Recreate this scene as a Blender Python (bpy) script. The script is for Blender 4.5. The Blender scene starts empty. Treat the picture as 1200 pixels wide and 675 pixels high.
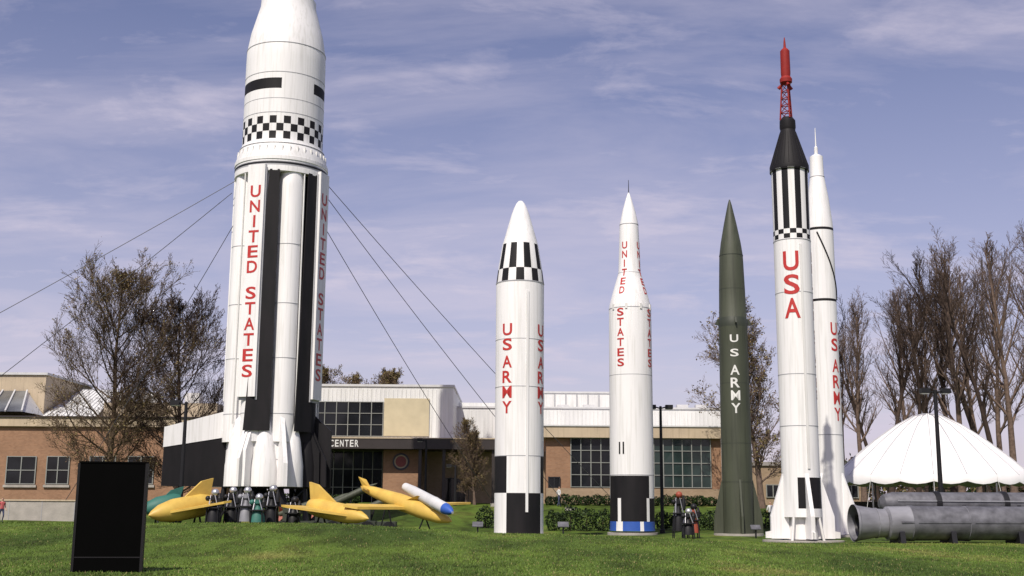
import bpy, bmesh, math, random
from mathutils import Vector, Matrix
rad=math.radians
random.seed(7)
scene=bpy.context.scene
# ---------------------------------------------------------------- camera
F=1380.0; CAMH=1.6
PITCH=math.atan(257.5/F); ROLL=rad(0.4)
CAMR=Matrix.Rotation(rad(90)+PITCH,3,'X')@Matrix.Rotation(ROLL,3,'Z')
cam_d=bpy.data.cameras.new("camera"); cam=bpy.data.objects.new("camera",cam_d)
scene.collection.objects.link(cam); scene.camera=cam
cam.matrix_world=Matrix.Translation((0,0,CAMH))@CAMR.to_4x4()
cam_d.sensor_width=36; cam_d.lens=F/1200*36; cam_d.clip_end=8000; cam_d.clip_start=0.1

# survey helpers: bearing / elevation measurements at a known distance -> metres
def sv(px,py,Y):
    d=CAMR@Vector(((px-600)/F,(337.5-py)/F,-1.0)); k=Y/d.y
    return Vector((d.x*k,Y,CAMH+d.z*k))
def proj(p):
    q=CAMR.transposed()@(Vector(p)-Vector((0,0,CAMH)))
    return 600+F*q.x/-q.z, 337.5-F*q.y/-q.z, -q.z
def sx(px,Y,py=600): return sv(px,py,Y).x
def zat(X,Y,py):
    px=600+F*X/Y
    for _ in range(5):
        z=sv(px,py,Y).z; px=proj((X,Y,z))[0]
    return z
def sstep(a,b,x):
    t=max(0,min(1,(x-a)/(b-a))); return t*t*(3-2*t)
def H(x,y):
    A=0.86-0.34*sstep(-9,1,x)-0.42*sstep(1,14,x)
    h=A*math.exp(-((y-50)/10.0)**2)
    h+=2.0*sstep(78,112,y)
    h+=0.05*math.sin(x*0.31+1)*math.sin(y*0.23)*sstep(10,30,y)*(1-sstep(90,110,y))
    return h

# ---------------------------------------------------------------- materials
M={}
def mat(name,col,rough=0.6,var=0.15,scale=3.0,bump=0.0,metal=0.0,col2=None,stretch=(1,1,1),bscale=None,spec=0.5,detail=6,fine=0.0):
    m=bpy.data.materials.new(name); m.use_nodes=True; nt=m.node_tree; N=nt.nodes; L=nt.links
    b=N["Principled BSDF"]; b.inputs["Roughness"].default_value=rough; b.inputs["Metallic"].default_value=metal
    b.inputs["Specular IOR Level"].default_value=spec
    tc=N.new("ShaderNodeTexCoord"); mp=N.new("ShaderNodeMapping"); mp.inputs["Scale"].default_value=stretch
    L.new(tc.outputs["Object"],mp.inputs["Vector"])
    n=N.new("ShaderNodeTexNoise"); n.inputs["Scale"].default_value=scale; n.inputs["Detail"].default_value=detail
    L.new(mp.outputs[0],n.inputs["Vector"])
    r=N.new("ShaderNodeValToRGB"); r.color_ramp.elements[0].position=0.3; r.color_ramp.elements[1].position=0.7
    c2=col2 if col2 else tuple(c*(1-var) for c in col)
    r.color_ramp.elements[0].color=(*c2,1); r.color_ramp.elements[1].color=(*col,1)
    L.new(n.outputs["Fac"],r.inputs[0]); out=r.outputs[0]
    if fine>0:  # thin run-off streaks
        mp2=N.new("ShaderNodeMapping"); mp2.inputs["Scale"].default_value=(1,1,0.04); L.new(tc.outputs["Object"],mp2.inputs[0])
        n3=N.new("ShaderNodeTexNoise"); n3.inputs["Scale"].default_value=7; n3.inputs["Detail"].default_value=4; L.new(mp2.outputs[0],n3.inputs["Vector"])
        r3=N.new("ShaderNodeValToRGB"); r3.color_ramp.elements[0].position=.35; r3.color_ramp.elements[1].position=.5
        g=1-fine; r3.color_ramp.elements[0].color=(g,g,g*.98,1); r3.color_ramp.elements[1].color=(1,1,1,1); L.new(n3.outputs["Fac"],r3.inputs[0])
        mx=N.new("ShaderNodeMix"); mx.data_type='RGBA'; mx.blend_type='MULTIPLY'; mx.inputs[0].default_value=1
        L.new(out,mx.inputs[6]); L.new(r3.outputs[0],mx.inputs[7]); out=mx.outputs[2]
    L.new(out,b.inputs["Base Color"])
    if bump>0:
        n2=N.new("ShaderNodeTexNoise"); n2.inputs["Scale"].default_value=bscale or scale*4; n2.inputs["Detail"].default_value=5
        L.new(mp.outputs[0],n2.inputs["Vector"])
        bp=N.new("ShaderNodeBump"); bp.inputs["Strength"].default_value=bump; bp.inputs["Distance"].default_value=0.05
        L.new(n2.outputs["Fac"],bp.inputs["Height"]); L.new(bp.outputs[0],b.inputs["Normal"])
    M[name]=m; return m
mat("white_paint",(0.84,0.83,0.82),0.5,scale=1.2,col2=(0.77,0.76,0.76),stretch=(1,1,0.12),bump=0.05,bscale=1.0,fine=.12)
mat("white_dirty",(0.76,0.75,0.73),0.5,scale=2.0,col2=(0.60,0.59,0.57),stretch=(1,1,0.15))
mat("seam_grey",(0.38,0.38,0.40),0.6)
mat("tent_seam",(0.45,0.45,0.47),0.6)
mat("black_paint",(0.009,0.009,0.010),0.6,scale=2,col2=(0.016,0.014,0.016),stretch=(1,1,0.2),spec=.2)
mat("sign_black",(0.002,0.002,0.002),0.8,scale=2,spec=.03)
mat("red_paint",(0.50,0.03,0.025),0.5,scale=4)
mat("tower_red",(0.28,0.022,0.018),0.6,scale=4,spec=.25)
mat("olive_paint",(0.060,0.068,0.042),0.6,scale=1.5,col2=(0.044,0.050,0.032),stretch=(1,1,0.2),fine=.25)
mat("olive_dark",(0.035,0.042,0.028),0.55)
mat("blue_paint",(0.03,0.10,0.42),0.5)
mat("letter_white",(0.75,0.75,0.72),0.5)
mat("yellow_paint",(0.64,0.44,0.09),0.5,scale=2,col2=(0.52,0.34,0.07))
mat("teal_paint",(0.03,0.14,0.11),0.6,scale=2)
mat("silver",(0.62,0.62,0.62),0.35,metal=0.8,scale=2,var=0.3)
mat("dull_metal",(0.17,0.17,0.19),0.6,metal=0.3,scale=2.5,col2=(0.08,0.08,0.09),bump=0.1)
mat("lightmetal",(0.30,0.30,0.33),0.6,metal=0.25,scale=1.6,col2=(0.15,0.15,0.165),stretch=(.4,1,1),bump=.05)
mat("roof_trim",(0.60,0.60,0.60),0.5,scale=2)
mat("dark_metal",(0.014,0.014,0.016),0.5,metal=0.1,scale=3,spec=.3)
mat("cable_steel",(0.10,0.10,0.12),0.5,metal=0.3)
mat("concrete",(0.40,0.37,0.33),0.85,scale=1.5,col2=(0.30,0.28,0.25),bump=0.2)
mat("metal_siding",(0.74,0.74,0.72),0.5,scale=0.6,col2=(0.62,0.62,0.61),stretch=(1,1,0.2),fine=.12)
mat("siding_panel",(0.55,0.48,0.32),0.6,scale=1)
mat("roofing",(0.30,0.28,0.26),0.8,scale=1)
mat("tan_fascia",(0.52,0.42,0.29),0.7,scale=.7,col2=(.42,.34,.24),fine=.15)
mat("dark_fascia",(0.035,0.027,0.025),0.5,scale=1)
mat("frame_dark",(0.015,0.015,0.017),0.4)
mat("frame_pale",(0.26,0.27,0.25),0.5)
mat("tent_fabric",(0.80,0.79,0.79),0.7,scale=0.7,col2=(0.72,0.71,0.71),bump=0.25,bscale=1.5)
mat("bark_brown",(0.13,0.092,0.06),0.9,scale=4,col2=(0.075,0.053,0.035),bump=0.4,spec=.2)
mat("bark_grey",(0.19,0.135,0.105),0.9,scale=4,col2=(0.10,0.07,0.055),bump=0.4,spec=.2)
mat("bark_dark",(0.07,0.048,0.036),0.9,scale=4,col2=(0.04,0.028,0.024),spec=.2)
mat("leaf_olive",(0.20,0.17,0.06),0.6,scale=0.8,col2=(0.13,0.11,0.045),spec=.2)
mat("leaf_gold",(0.25,0.18,0.075),0.6,scale=0.8,col2=(0.16,0.12,0.05),spec=.2)
mat("leaf_brown",(0.15,0.10,0.055),0.6,scale=0.8,col2=(0.09,0.06,0.035),spec=.2)
mat("leaf_green",(0.055,0.10,0.02),0.6,scale=0.8,col2=(0.03,0.055,0.015),spec=.2)
mat("leaf_dark",(0.018,0.032,0.011),0.6,scale=0.8,col2=(0.010,0.017,0.008),spec=.15)
mat("skin",(0.50,0.30,0.21),0.5); mat("hair",(0.05,0.03,0.02),0.7)
mat("shirt_red",(0.55,0.12,0.12),0.8); mat("trousers",(0.05,0.06,0.12),0.8); mat("shirt_white",(0.7,0.7,0.7),0.8)
mat("shoe",(0.03,0.03,0.03),0.6); mat("emblem_red",(0.25,0.05,0.04),0.5); mat("emblem_dark",(0.04,0.04,0.06),0.5)
mat("lamp_glass",(0.6,0.6,0.58),0.3); mat("rust_red",(0.30,0.06,0.03),0.6,scale=4)

def glass(name,col,rough=0.08,spec=.3):
    m=mat(name,col,rough,scale=0.35,var=0.7,spec=spec)
glass("window_glass",(0.018,0.02,0.024)); glass("green_glass",(0.03,0.055,0.05),spec=.45); glass("roof_glass",(0.16,0.17,0.18),.2,.5)

def brick(name,c1,c2,mc):
    m=bpy.data.materials.new(name); m.use_nodes=True; nt=m.node_tree; N=nt.nodes; L=nt.links; b=N["Principled BSDF"]
    b.inputs["Roughness"].default_value=0.85
    tc=N.new("ShaderNodeTexCoord"); sp=N.new("ShaderNodeSeparateXYZ"); cb=N.new("ShaderNodeCombineXYZ"); ad=N.new("ShaderNodeMath")
    L.new(tc.outputs["Object"],sp.inputs[0]); L.new(sp.outputs[0],ad.inputs[0]); L.new(sp.outputs[1],ad.inputs[1])
    L.new(ad.outputs[0],cb.inputs[0]); L.new(sp.outputs[2],cb.inputs[1])
    t=N.new("ShaderNodeTexBrick"); t.inputs["Scale"].default_value=2.0; t.inputs["Color1"].default_value=(*c1,1); t.inputs["Color2"].default_value=(*c2,1)
    t.inputs["Mortar"].default_value=(*mc,1); t.inputs["Mortar Size"].default_value=0.015
    L.new(cb.outputs[0],t.inputs["Vector"])
    n=N.new("ShaderNodeTexNoise"); n.inputs["Scale"].default_value=0.5; n.inputs["Detail"].default_value=6
    mx=N.new("ShaderNodeMix"); mx.data_type='RGBA'; mx.blend_type='MULTIPLY'; mx.inputs[0].default_value=0.5
    L.new(tc.outputs["Object"],n.inputs["Vector"]); L.new(t.outputs["Color"],mx.inputs[6]); L.new(n.outputs["Fac"],mx.inputs[7])
    L.new(mx.outputs[2],b.inputs["Base Color"]); M[name]=m
brick("brick_tan",(0.42,0.23,0.13),(0.34,0.18,0.10),(0.32,0.24,0.17))
brick("brick_light",(0.44,0.32,0.21),(0.38,0.27,0.17),(0.36,0.28,0.2))

def grass_mat():
    m=bpy.data.materials.new("grass_ground"); m.use_nodes=True; nt=m.node_tree; N=nt.nodes; L=nt.links; b=N["Principled BSDF"]
    b.inputs["Roughness"].default_value=0.9; b.inputs["Specular IOR Level"].default_value=0.1
    tc=N.new("ShaderNodeTexCoord")
    def noise(s,d,st=(1,1,1)):
        mp=N.new("ShaderNodeMapping"); mp.inputs["Scale"].default_value=st; L.new(tc.outputs["Object"],mp.inputs[0])
        n=N.new("ShaderNodeTexNoise"); n.inputs["Scale"].default_value=s; n.inputs["Detail"].default_value=d; L.new(mp.outputs[0],n.inputs["Vector"]); return n
    a=noise(0.22,6,(1,0.45,1)); c=noise(14,4); e=noise(1.1,6,(1,.4,1))  # grass tone variation; its dark patches also paint in shadow on the lawn
    r=N.new("ShaderNodeValToRGB"); el=r.color_ramp.elements
    el[0].position=0.36; el[0].color=(0.060,0.098,0.020,1); el[1].position=0.58; el[1].color=(0.12,0.185,0.034,1)
    k=el.new(0.70); k.color=(0.20,0.205,0.06,1)
    L.new(a.outputs["Fac"],r.inputs[0])
    r2=N.new("ShaderNodeValToRGB"); r2.color_ramp.elements[0].position=0.3; r2.color_ramp.elements[1].position=0.75
    r2.color_ramp.elements[0].color=(0.55,0.6,0.5,1); r2.color_ramp.elements[1].color=(1.15,1.1,1.0,1)
    L.new(c.outputs["Fac"],r2.inputs[0])
    mx=N.new("ShaderNodeMix"); mx.data_type='RGBA'; mx.blend_type='MULTIPLY'; mx.inputs[0].default_value=1
    L.new(r.outputs[0],mx.inputs[6]); L.new(r2.outputs[0],mx.inputs[7])
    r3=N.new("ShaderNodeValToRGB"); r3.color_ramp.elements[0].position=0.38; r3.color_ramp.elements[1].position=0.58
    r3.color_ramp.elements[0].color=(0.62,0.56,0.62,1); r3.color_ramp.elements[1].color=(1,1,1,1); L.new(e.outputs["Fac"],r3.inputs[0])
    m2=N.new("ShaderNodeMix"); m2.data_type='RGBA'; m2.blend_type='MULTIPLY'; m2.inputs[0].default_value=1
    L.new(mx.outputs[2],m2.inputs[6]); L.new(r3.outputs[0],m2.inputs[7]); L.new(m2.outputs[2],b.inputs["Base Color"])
    bp=N.new("ShaderNodeBump"); bp.inputs["Strength"].default_value=0.6; bp.inputs["Distance"].default_value=0.06
    L.new(c.outputs["Fac"],bp.inputs["Height"]); L.new(bp.outputs[0],b.inputs["Normal"]); M["grass_ground"]=m
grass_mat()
def blade_mat(name,ca,cb_,cc):
    m=mat(name,cb_,0.6,scale=0.22,col2=ca,stretch=(1,.45,1),spec=.15)
    el=[n for n in m.node_tree.nodes if n.type=='VALTORGB'][0].color_ramp.elements
    el[0].position=.36; el[1].position=.58; k=el.new(.70); k.color=(*cc,1)
blade_mat("grass_blade",(0.062,0.104,0.021),(0.135,0.205,0.036),(0.23,0.235,0.07))
mat("grass_blade_dry",(0.25,0.22,0.09),0.7,scale=0.4,spec=0.2)

# ---------------------------------------------------------------- mesh builder
def revolve_rows(rows,n,pt,matf):
    """rows: (t,r,length). rings are doubled at sharp corners so the shading stays crisp."""
    vs=[];fs=[];ms=[]
    def ring(k):
        o=len(vs)
        for i in range(n): vs.append(pt(rows[k][0],rows[k][1],i))
        return o
    lo=ring(0)
    for k in range(len(rows)-1):
        hi=ring(k+1)
        for i in range(n):
            j=(i+1)%n; fs.append((lo+i,lo+j,hi+j,hi+i)); ms.append(matf(k,i))
        lo=hi
        if k+2<len(rows):
            a=math.atan2(rows[k+1][1]-rows[k][1],rows[k+1][2]-rows[k][2]); b=math.atan2(rows[k+2][1]-rows[k+1][1],rows[k+2][2]-rows[k+1][2])
            if abs(a-b)>rad(22): lo=ring(k+1)
    return vs,fs,ms
class MB:
    def __init__(s): s.v=[]; s.f=[]; s.m=[]; s.sm=[]
    def add(s,vs,fs,m,smooth=False):
        o=len(s.v); s.v.extend([tuple(v) for v in vs])
        for i,f in enumerate(fs):
            s.f.append(tuple(o+k for k in f)); s.m.append(m[i] if isinstance(m,list) else m); s.sm.append(smooth)
    def box(s,x0,x1,y0,y1,z0,z1,m):
        vs=[(x,y,z) for x in(x0,x1) for y in(y0,y1) for z in(z0,z1)]
        s.add(vs,[(0,1,3,2),(4,6,7,5),(0,4,5,1),(2,3,7,6),(0,2,6,4),(1,5,7,3)],m)
    def obox(s,c,ux,uy,uz,m):
        c=Vector(c);ux=Vector(ux);uy=Vector(uy);uz=Vector(uz)
        vs=[c+a*ux+b*uy+d*uz for a in(-1,1) for b in(-1,1) for d in(-1,1)]
        s.add(vs,[(0,1,3,2),(4,6,7,5),(0,4,5,1),(2,3,7,6),(0,2,6,4),(1,5,7,3)],m)
    def prism(s,pts,n,t,m):
        n=Vector(n); k=len(pts); vs=[Vector(p)+n*t for p in pts]+[Vector(p)-n*t for p in pts]
        fs=[tuple(range(k)),tuple(range(2*k-1,k-1,-1))]+[(i,i+k,(i+1)%k+k,(i+1)%k) for i in range(k)]
        s.add(vs,fs,m)
    def tube(s,p0,p1,r0,r1,m,n=8,caps=True):
        s.lathe(p0,p1,[(0,r0),(1,r1)],m,n,caps)
    def lathe(s,p0,p1,prof,m,n=16,caps=True,matf=None):
        p0=Vector(p0);p1=Vector(p1);d=(p1-p0); Ln=d.length; dn=d.normalized()
        a=Vector((0,0,1)) if abs(dn.z)<0.9 else Vector((1,0,0)); u=dn.cross(a).normalized(); w=dn.cross(u)
        cs=[u*math.cos(2*math.pi*i/n)+w*math.sin(2*math.pi*i/n) for i in range(n)]
        rows=[(t,r,t*Ln) for t,r in prof]
        vs,fs,ms=revolve_rows(rows,n,lambda t,r,i:p0+d*t+cs[i]*r,matf if matf else (lambda k,i:m))
        s.add(vs,fs,ms,True)
        if caps:
            for t,r in (prof[0],prof[-1]):
                if r>1e-3: s.add([p0+d*t+cs[i]*r for i in range(n)],[tuple(range(n))],m)
    def sphere(s,c,r,m,n=14,sc=(1,1,1)):
        k=n//2; vs=[];fs=[]
        for i in range(k+1):
            t=math.pi*i/k
            for j in range(n):
                g=2*math.pi*j/n; vs.append((c[0]+sc[0]*r*math.sin(t)*math.cos(g),c[1]+sc[1]*r*math.sin(t)*math.sin(g),c[2]+sc[2]*r*math.cos(t)))
        for i in range(k):
            for j in range(n): fs.append((i*n+j,(i+1)*n+j,(i+1)*n+(j+1)%n,i*n+(j+1)%n))
        s.add(vs,fs,m,True)
    def build(s,name,parent=None):
        me=bpy.data.meshes.new(name); me.from_pydata(s.v,[],s.f)
        names=sorted(set(s.m)); ix={n:i for i,n in enumerate(names)}
        for n in names: me.materials.append(M[n])
        me.polygons.foreach_set("material_index",[ix[x] for x in s.m]); me.polygons.foreach_set("use_smooth",s.sm)
        me.update(); ob=bpy.data.objects.new(name,me); scene.collection.objects.link(ob)
        if parent: ob.parent=parent
        return ob
def empty(name,loc=(0,0,0)):
    e=bpy.data.objects.new(name,None); scene.collection.objects.link(e); e.empty_display_size=1; return e

# ---------------------------------------------------------------- lettering
_gl={}
def glyph(ch):
    if ch in _gl: return _gl[ch]
    cu=bpy.data.curves.new("t",'FONT'); cu.body=ch; cu.size=1; cu.offset=0.018; cu.resolution_u=4
    ob=bpy.data.objects.new("t",cu); scene.collection.objects.link(ob); bpy.context.view_layer.update()
    me=bpy.data.meshes.new_from_object(ob.evaluated_get(bpy.context.evaluated_depsgraph_get()))
    bm=bmesh.new(); bm.from_mesh(me)
    xs=[v.co.x for v in bm.verts]; ys=[v.co.y for v in bm.verts]
    w=max(xs)-min(xs); h=max(ys)-min(ys); cx=(max(xs)+min(xs))/2; cy=(max(ys)+min(ys))/2
    for v in bm.verts: v.co=Vector(((v.co.x-cx)/w,(v.co.y-cy)/h,0))
    for k in range(-3,4):
        bmesh.ops.bisect_plane(bm,geom=bm.verts[:]+bm.edges[:]+bm.faces[:],plane_co=(k/7.0+0.013,0,0),plane_no=(1,0,0))
    bm.verts.index_update()
    r=([(v.co.x,v.co.y) for v in bm.verts],[tuple(v.index for v in f.verts) for f in bm.faces],w/h)
    bm.free(); bpy.data.objects.remove(ob); _gl[ch]=r; return r
def stack(mb,txt,zt,zb,width,place,m,fill=0.78,space=0.6):
    tot=sum(space if c==' ' else 1 for c in txt); sl=(zt-zb)/tot; z=zt
    for c in txt:
        if c==' ': z-=sl*space; continue
        vs,fs,asp=glyph(c); w=width*(0.22 if c=='I' else 1)
        mb.add([place(x*w, z-sl/2+y*sl*fill) for x,y in vs],fs,m); z-=sl
def line(mb,txt,x0,x1,z0,z1,Y,m):
    n=len(txt); sl=(x1-x0)/n
    for i,c in enumerate(txt):
        if c==' ': continue
        vs,fs,asp=glyph(c); mb.add([(x0+(i+.5)*sl+x*sl*0.74,Y,(z0+z1)/2+y*(z1-z0)) for x,y in vs],fs,m)

# ---------------------------------------------------------------- rocket bodies
class Rocket:
    def __init__(s,px,py,Y):
        p=sv(px,py,Y); s.X=p.x; s.Y=Y; s.b=math.atan2(s.X,Y); s.mb=MB(); s.tab=[]
    def z(s,py): return zat(s.X,s.Y,py)
    def m(s,half,py): return half/F*proj((s.X,s.Y,s.z(py)))[2]
    def body(s,prof,matf,extra=(),segs=72):
        pys=sorted(set([p for p,_ in prof]+list(extra)))
        def half(py):
            for (a,ha),(b,hb) in zip(prof,prof[1:]):
                if a<=py<=b: return ha+(hb-ha)*(py-a)/(b-a) if b>a else hb
            return prof[-1][1]
        rows=[(s.z(p),s.m(half(p),p)) for p in pys]; s.tab+= rows
        dirs=[(math.sin(2*math.pi*i/segs-s.b),math.cos(2*math.pi*i/segs-s.b)) for i in range(segs)]
        pt=lambda z,r,i:(s.X+r*dirs[i][0],s.Y-r*dirs[i][1],z)
        def mf(k,i):
            g=(i+.5)*360/segs; g=g-360 if g>180 else g
            return matf((pys[k]+pys[k+1])/2,g)
        R3=[(z,r,-z) for z,r in rows]
        vs,fs,ms=revolve_rows(R3,segs,pt,mf)
        s.mb.add(vs,fs,ms,True)
        s.mb.add([pt(rows[0][0],rows[0][1],i) for i in range(segs)],[tuple(range(segs))],ms[0]); s.mb.add([pt(rows[-1][0],rows[-1][1],i) for i in range(segs)],[tuple(range(segs))],ms[-1])
    def R(s,z):
        t=sorted(s.tab)
        for (a,ra),(b,rb) in zip(t,t[1:]):
            if a<=z<=b: return ra+(rb-ra)*(z-a)/(b-a) if b>a else max(ra,rb)
        return t[0][1] if z<t[0][0] else t[-1][1]
    def pl(s,ang):
        def f(u,z):
            r=s.R(z); a=rad(ang)-s.b+u/r; r+=0.015; return (s.X+r*math.sin(a),s.Y-r*math.cos(a),z)
        return f
    def text(s,txt,py0,py1,wpx,ang,m,**k):
        stack(s.mb,txt,s.z(py0),s.z(py1),s.m(wpx,(py0+py1)/2),s.pl(ang),m,**k)
    def ring(s,py,half,th,m,n=48):
        z=s.z(py); r=s.m(half,py); s.mb.lathe((s.X,s.Y,z-th/2),(s.X,s.Y,z+th/2),[(0,r),(1,r)],m,n)
    def dirv(s,ang):
        a=rad(ang)-s.b; return Vector((math.sin(a),-math.cos(a),0)),Vector((math.cos(a),math.sin(a),0))
    def fin(s,ang,pts,t,m):
        n,tn=s.dirv(ang); c=Vector((s.X,s.Y,0)); s.mb.prism([c+n*r+Vector((0,0,z)) for r,z in pts],tn,t,m)

W="white_paint"; K="black_paint"
def jupiter():
    r=Rocket(608,600,65)
    def mf(py,g):
        if 288<py<318: return K if int((g+180+8)//20)%2==0 else W
        if 318<py<333: return W if int((g+180+8)//20)%2==0 else K
        if 535<py<578: return K if (-125<g<-32 or 58<g<148) else W
        if 578<py<640: return W if (-125<g<-32 or 58<g<148) else K
        return W
    r.body([(236,2.5),(239,5),(244,7.5),(252,10.5),(288,21),(318,26),(333,28),(560,28.7),(640,29)],mf,(270,303,420,535,578))
    r.ring(333.5,28.35,0.06,"seam_grey"); r.ring(455,28.65,0.03,"seam_grey"); r.ring(535,28.8,0.04,"seam_grey"); r.ring(400,28.5,.02,"seam_grey")
    for a in (-31,60,150): r.text("US ARMY",381,488,12.5,a,"red_paint",fill=.8,space=.15)
    n,t=r.dirv(18); c=Vector((r.X,r.Y,0))
    r.mb.obox(c+n*r.R(r.z(450))+Vector((0,0,(r.z(345)+r.z(600))/2)),t*0.07,n*0.05,Vector((0,0,(r.z(345)-r.z(600))/2)),W)
    z0=H(r.X,65); r.mb.lathe((r.X,r.Y,z0-.3),(r.X,r.Y,z0+.12),[(0,1.6),(1,1.6)],"concrete",32)
    return r.mb.build("white_ballistic_missile")
jupiter()
def juno():
    r=Rocket(741,600,74)
    def mf(py,g):
        if 558<py<584: return K if (-80<g<52 or g>130) else W
        if 584<py<611: return K if (-100<g<-40 or -28<g<40 or 52<g<100 ) else W
        if py>611: return "white_paint" if -45<g<-25 or 20<g<30 else "blue_paint"
        return W
    r.body([(226,.8),(234,3.6),(248,7.6),(262,10.6),(266,11),(320,13),(330,16),(345,20.5),(358,24),(364,24.6),(611,26),(622,26.6)],mf,(290,440,520,558,584,597))
    r.mb.tube((r.X,r.Y,r.z(228)),(r.X,r.Y,r.z(211)),0.03,0.015,"dark_metal")
    for py,h in ((264,11.1),(321,13.4),(363,24.8),(441,25.1),(557,25.9)): r.ring(py,h,0.04,"seam_grey")
    for a in (-27,63,153):
        r.text("UNITED",284,348,6.5,a,"red_paint"); r.text("STATES",363,433,8.5,a,"red_paint")
    for du in(-.13,.13):
        vs,fs,_=glyph("I"); f=r.pl(-27); zz=(r.z(519)+r.z(533))/2; hh=r.z(519)-r.z(533)
        r.mb.add([f(du+x*.1,zz+y*hh) for x,y in vs],fs,K)
    for a in (-50,-10,30,70):
        n,t=r.dirv(a); c=Vector((r.X,r.Y,0)); r.mb.obox(c+n*(r.R(r.z(365)))+Vector((0,0,r.z(362))),t*.07,n*.05,Vector((0,0,.18)),"white_dirty")
    z0=H(r.X,74); r.mb.lathe((r.X,r.Y,z0-.3),(r.X,r.Y,z0+.15),[(0,1.55),(1,1.55)],"concrete",32)
    return r.mb.build("satellite_launch_rocket")
juno()
def green():
    r=Rocket(865,600,73)
    def mf(py,g): return "olive_dark" if (373<py<384) else "olive_paint"
    r.body([(234,.6),(240,2.4),(262,7.2),(285,11.6),(300,13.6),(340,15),(373,15.8),(376,17),(384,17),(388,16.5),(480,17.3),(565,17.6),(640,18)],mf,(420,520))
    for py,h in ((300,13.9),(340,15.1),(450,17.1),(520,17.6),(565,17.8)): r.ring(py,h,0.04,"olive_dark")
    r.text("U S",393,421,9.5,3,"letter_white",space=.45); r.text("ARMY",428,487,10.5,3,"letter_white")
    zb=H(r.X,73)
    for a in (-80,10,100,190):
        z=r.z
        r.fin(a,[(.7,z(378)+.3),(.98,z(378)+.2),(1.14,z(378)-.15),(.7,z(378)-.25)],.04,"olive_dark")
        r.fin(a,[(.8,z(560)),(.95,z(563)),(1.45,z(605)),(1.5,zb+.12),(.8,zb+.12)],.06,"olive_paint")
    r.mb.lathe((r.X,r.Y,zb-.3),(r.X,r.Y,zb+.12),[(0,1.5),(1,1.5)],"concrete",32)
    return r.mb.build("olive_army_missile")
green()
def mercury():
    r=Rocket(940,600,60); z=r.z
    def mf(py,g):
        if py<200: return K
        if py<272: return K if int((g+180+5)//20)%2==0 else W
        if py<277.5: return W if int((g+180+5)//20)%2==0 else K
        if py<283: return K if int((g+180+5)//20)%2==0 else W
        if 560<py<592: return K if (-8<g<85 or g<-100) else W
        return W
    r.body([(138,6),(142,9),(150,9.3),(153,8.5),(165,12),(185,18.5),(197,22.5),(201,22.5),(203,21),(272,21),(283,21.2),(560,22),(596,22.5),(606,22.5)],mf,(277.5,345,440))
    for py,h in ((202,22.6),(284,21.6),(345,21.6),(440,21.9),(500,22.1)): r.ring(py,h,0.035,"seam_grey" if py>203 else K)
    for i in range(24):
        n,t=r.dirv(i*15); c=Vector((r.X,r.Y,0))
        a=c+n*r.R(z(156))+Vector((0,0,z(156))); b=c+n*r.R(z(196))+Vector((0,0,z(196))); r.mb.tube(a,b,.012,.02,K,4)
    T="tower_red"; ca=Vector((r.X,r.Y,0)); z0=z(140); z1=z(99); ra=r.m(8.2,130); rb=r.m(5,100); nl=5
    P=[]
    for k in range(nl+1):
        q=k/nl; rr=ra+(rb-ra)*q; zz=z0+(z1-z0)*q; P.append([ca+r.dirv(20+120*i)[0]*rr+Vector((0,0,zz)) for i in range(3)])
    for k in range(nl):
        for i in range(3):
            j=(i+1)%3; r.mb.tube(P[k][i],P[k+1][i],.045,.045,T,6); r.mb.tube(P[k][i],P[k+1][j],.022,.022,T,5)
            r.mb.tube(P[k+1][i],P[k+1][j],.025,.025,T,5)
    h=z(44)-z(99)
    def w(py): return (z(py)-z(99))/h
    m_=lambda q:r.m(q,80)
    r.mb.lathe((r.X,r.Y,z(99)),(r.X,r.Y,z(44)),[(0,m_(3)),(w(97),m_(7)),(w(93),m_(7.2)),(w(90),m_(5.2)),(w(86),m_(5.6)),(w(60),m_(5.4)),(w(58),m_(3.8)),(w(56),m_(1.6)),(w(50),m_(1.2)),(1,m_(.5))],T,20)
    for i in range(3):
        n,t=r.dirv(20+120*i); r.mb.tube(ca+n*m_(4)+Vector((0,0,z(98))),ca+n*m_(9)+Vector((0,0,z(103))),m_(1.3),m_(2.2),T,10)
    r.text("USA",296,378,18,-6,"red_paint",fill=.84)
    r.text("UNITED STATES",296,470,9,92,"red_paint",fill=.8)
    zb=H(r.X,60)
    for a in (-72,18,108,198):
        r.fin(a,[(.7,z(548)),(.95,z(556)),(1.62,z(605)),(1.62,zb+.18),(.7,zb+.18)],.10,W)
        r.fin(a,[(1.62,zb+.55),(1.9,zb+.5),(1.9,zb+.2),(1.62,zb+.2)],.05,"white_dirty")
    r.mb.lathe((r.X,r.Y,zb+.15),(r.X,r.Y,z(604)),[(0,.75),(1,.62)],"white_dirty",24)
    for a in (-27,63,153,243):
        n,t=r.dirv(a); r.mb.tube(ca+n*1.15+Vector((0,0,zb)),ca+n*.85+Vector((0,0,z(600))),.07,.07,"white_dirty",8)
    r.mb.lathe((r.X,r.Y,zb-.3),(r.X,r.Y,zb+.10),[(0,2.0),(1,2.0)],"concrete",32)
    n,t=r.dirv(25)
    r.mb.obox(ca+n*(r.R(z(420))+.01)+Vector((0,0,(z(290)+z(550))/2)),t*.06,n*.04,Vector((0,0,(z(290)-z(550))/2)),"white_dirty")
    return r.mb.build("crewed_rocket_with_escape_tower")
mercury()
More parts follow.
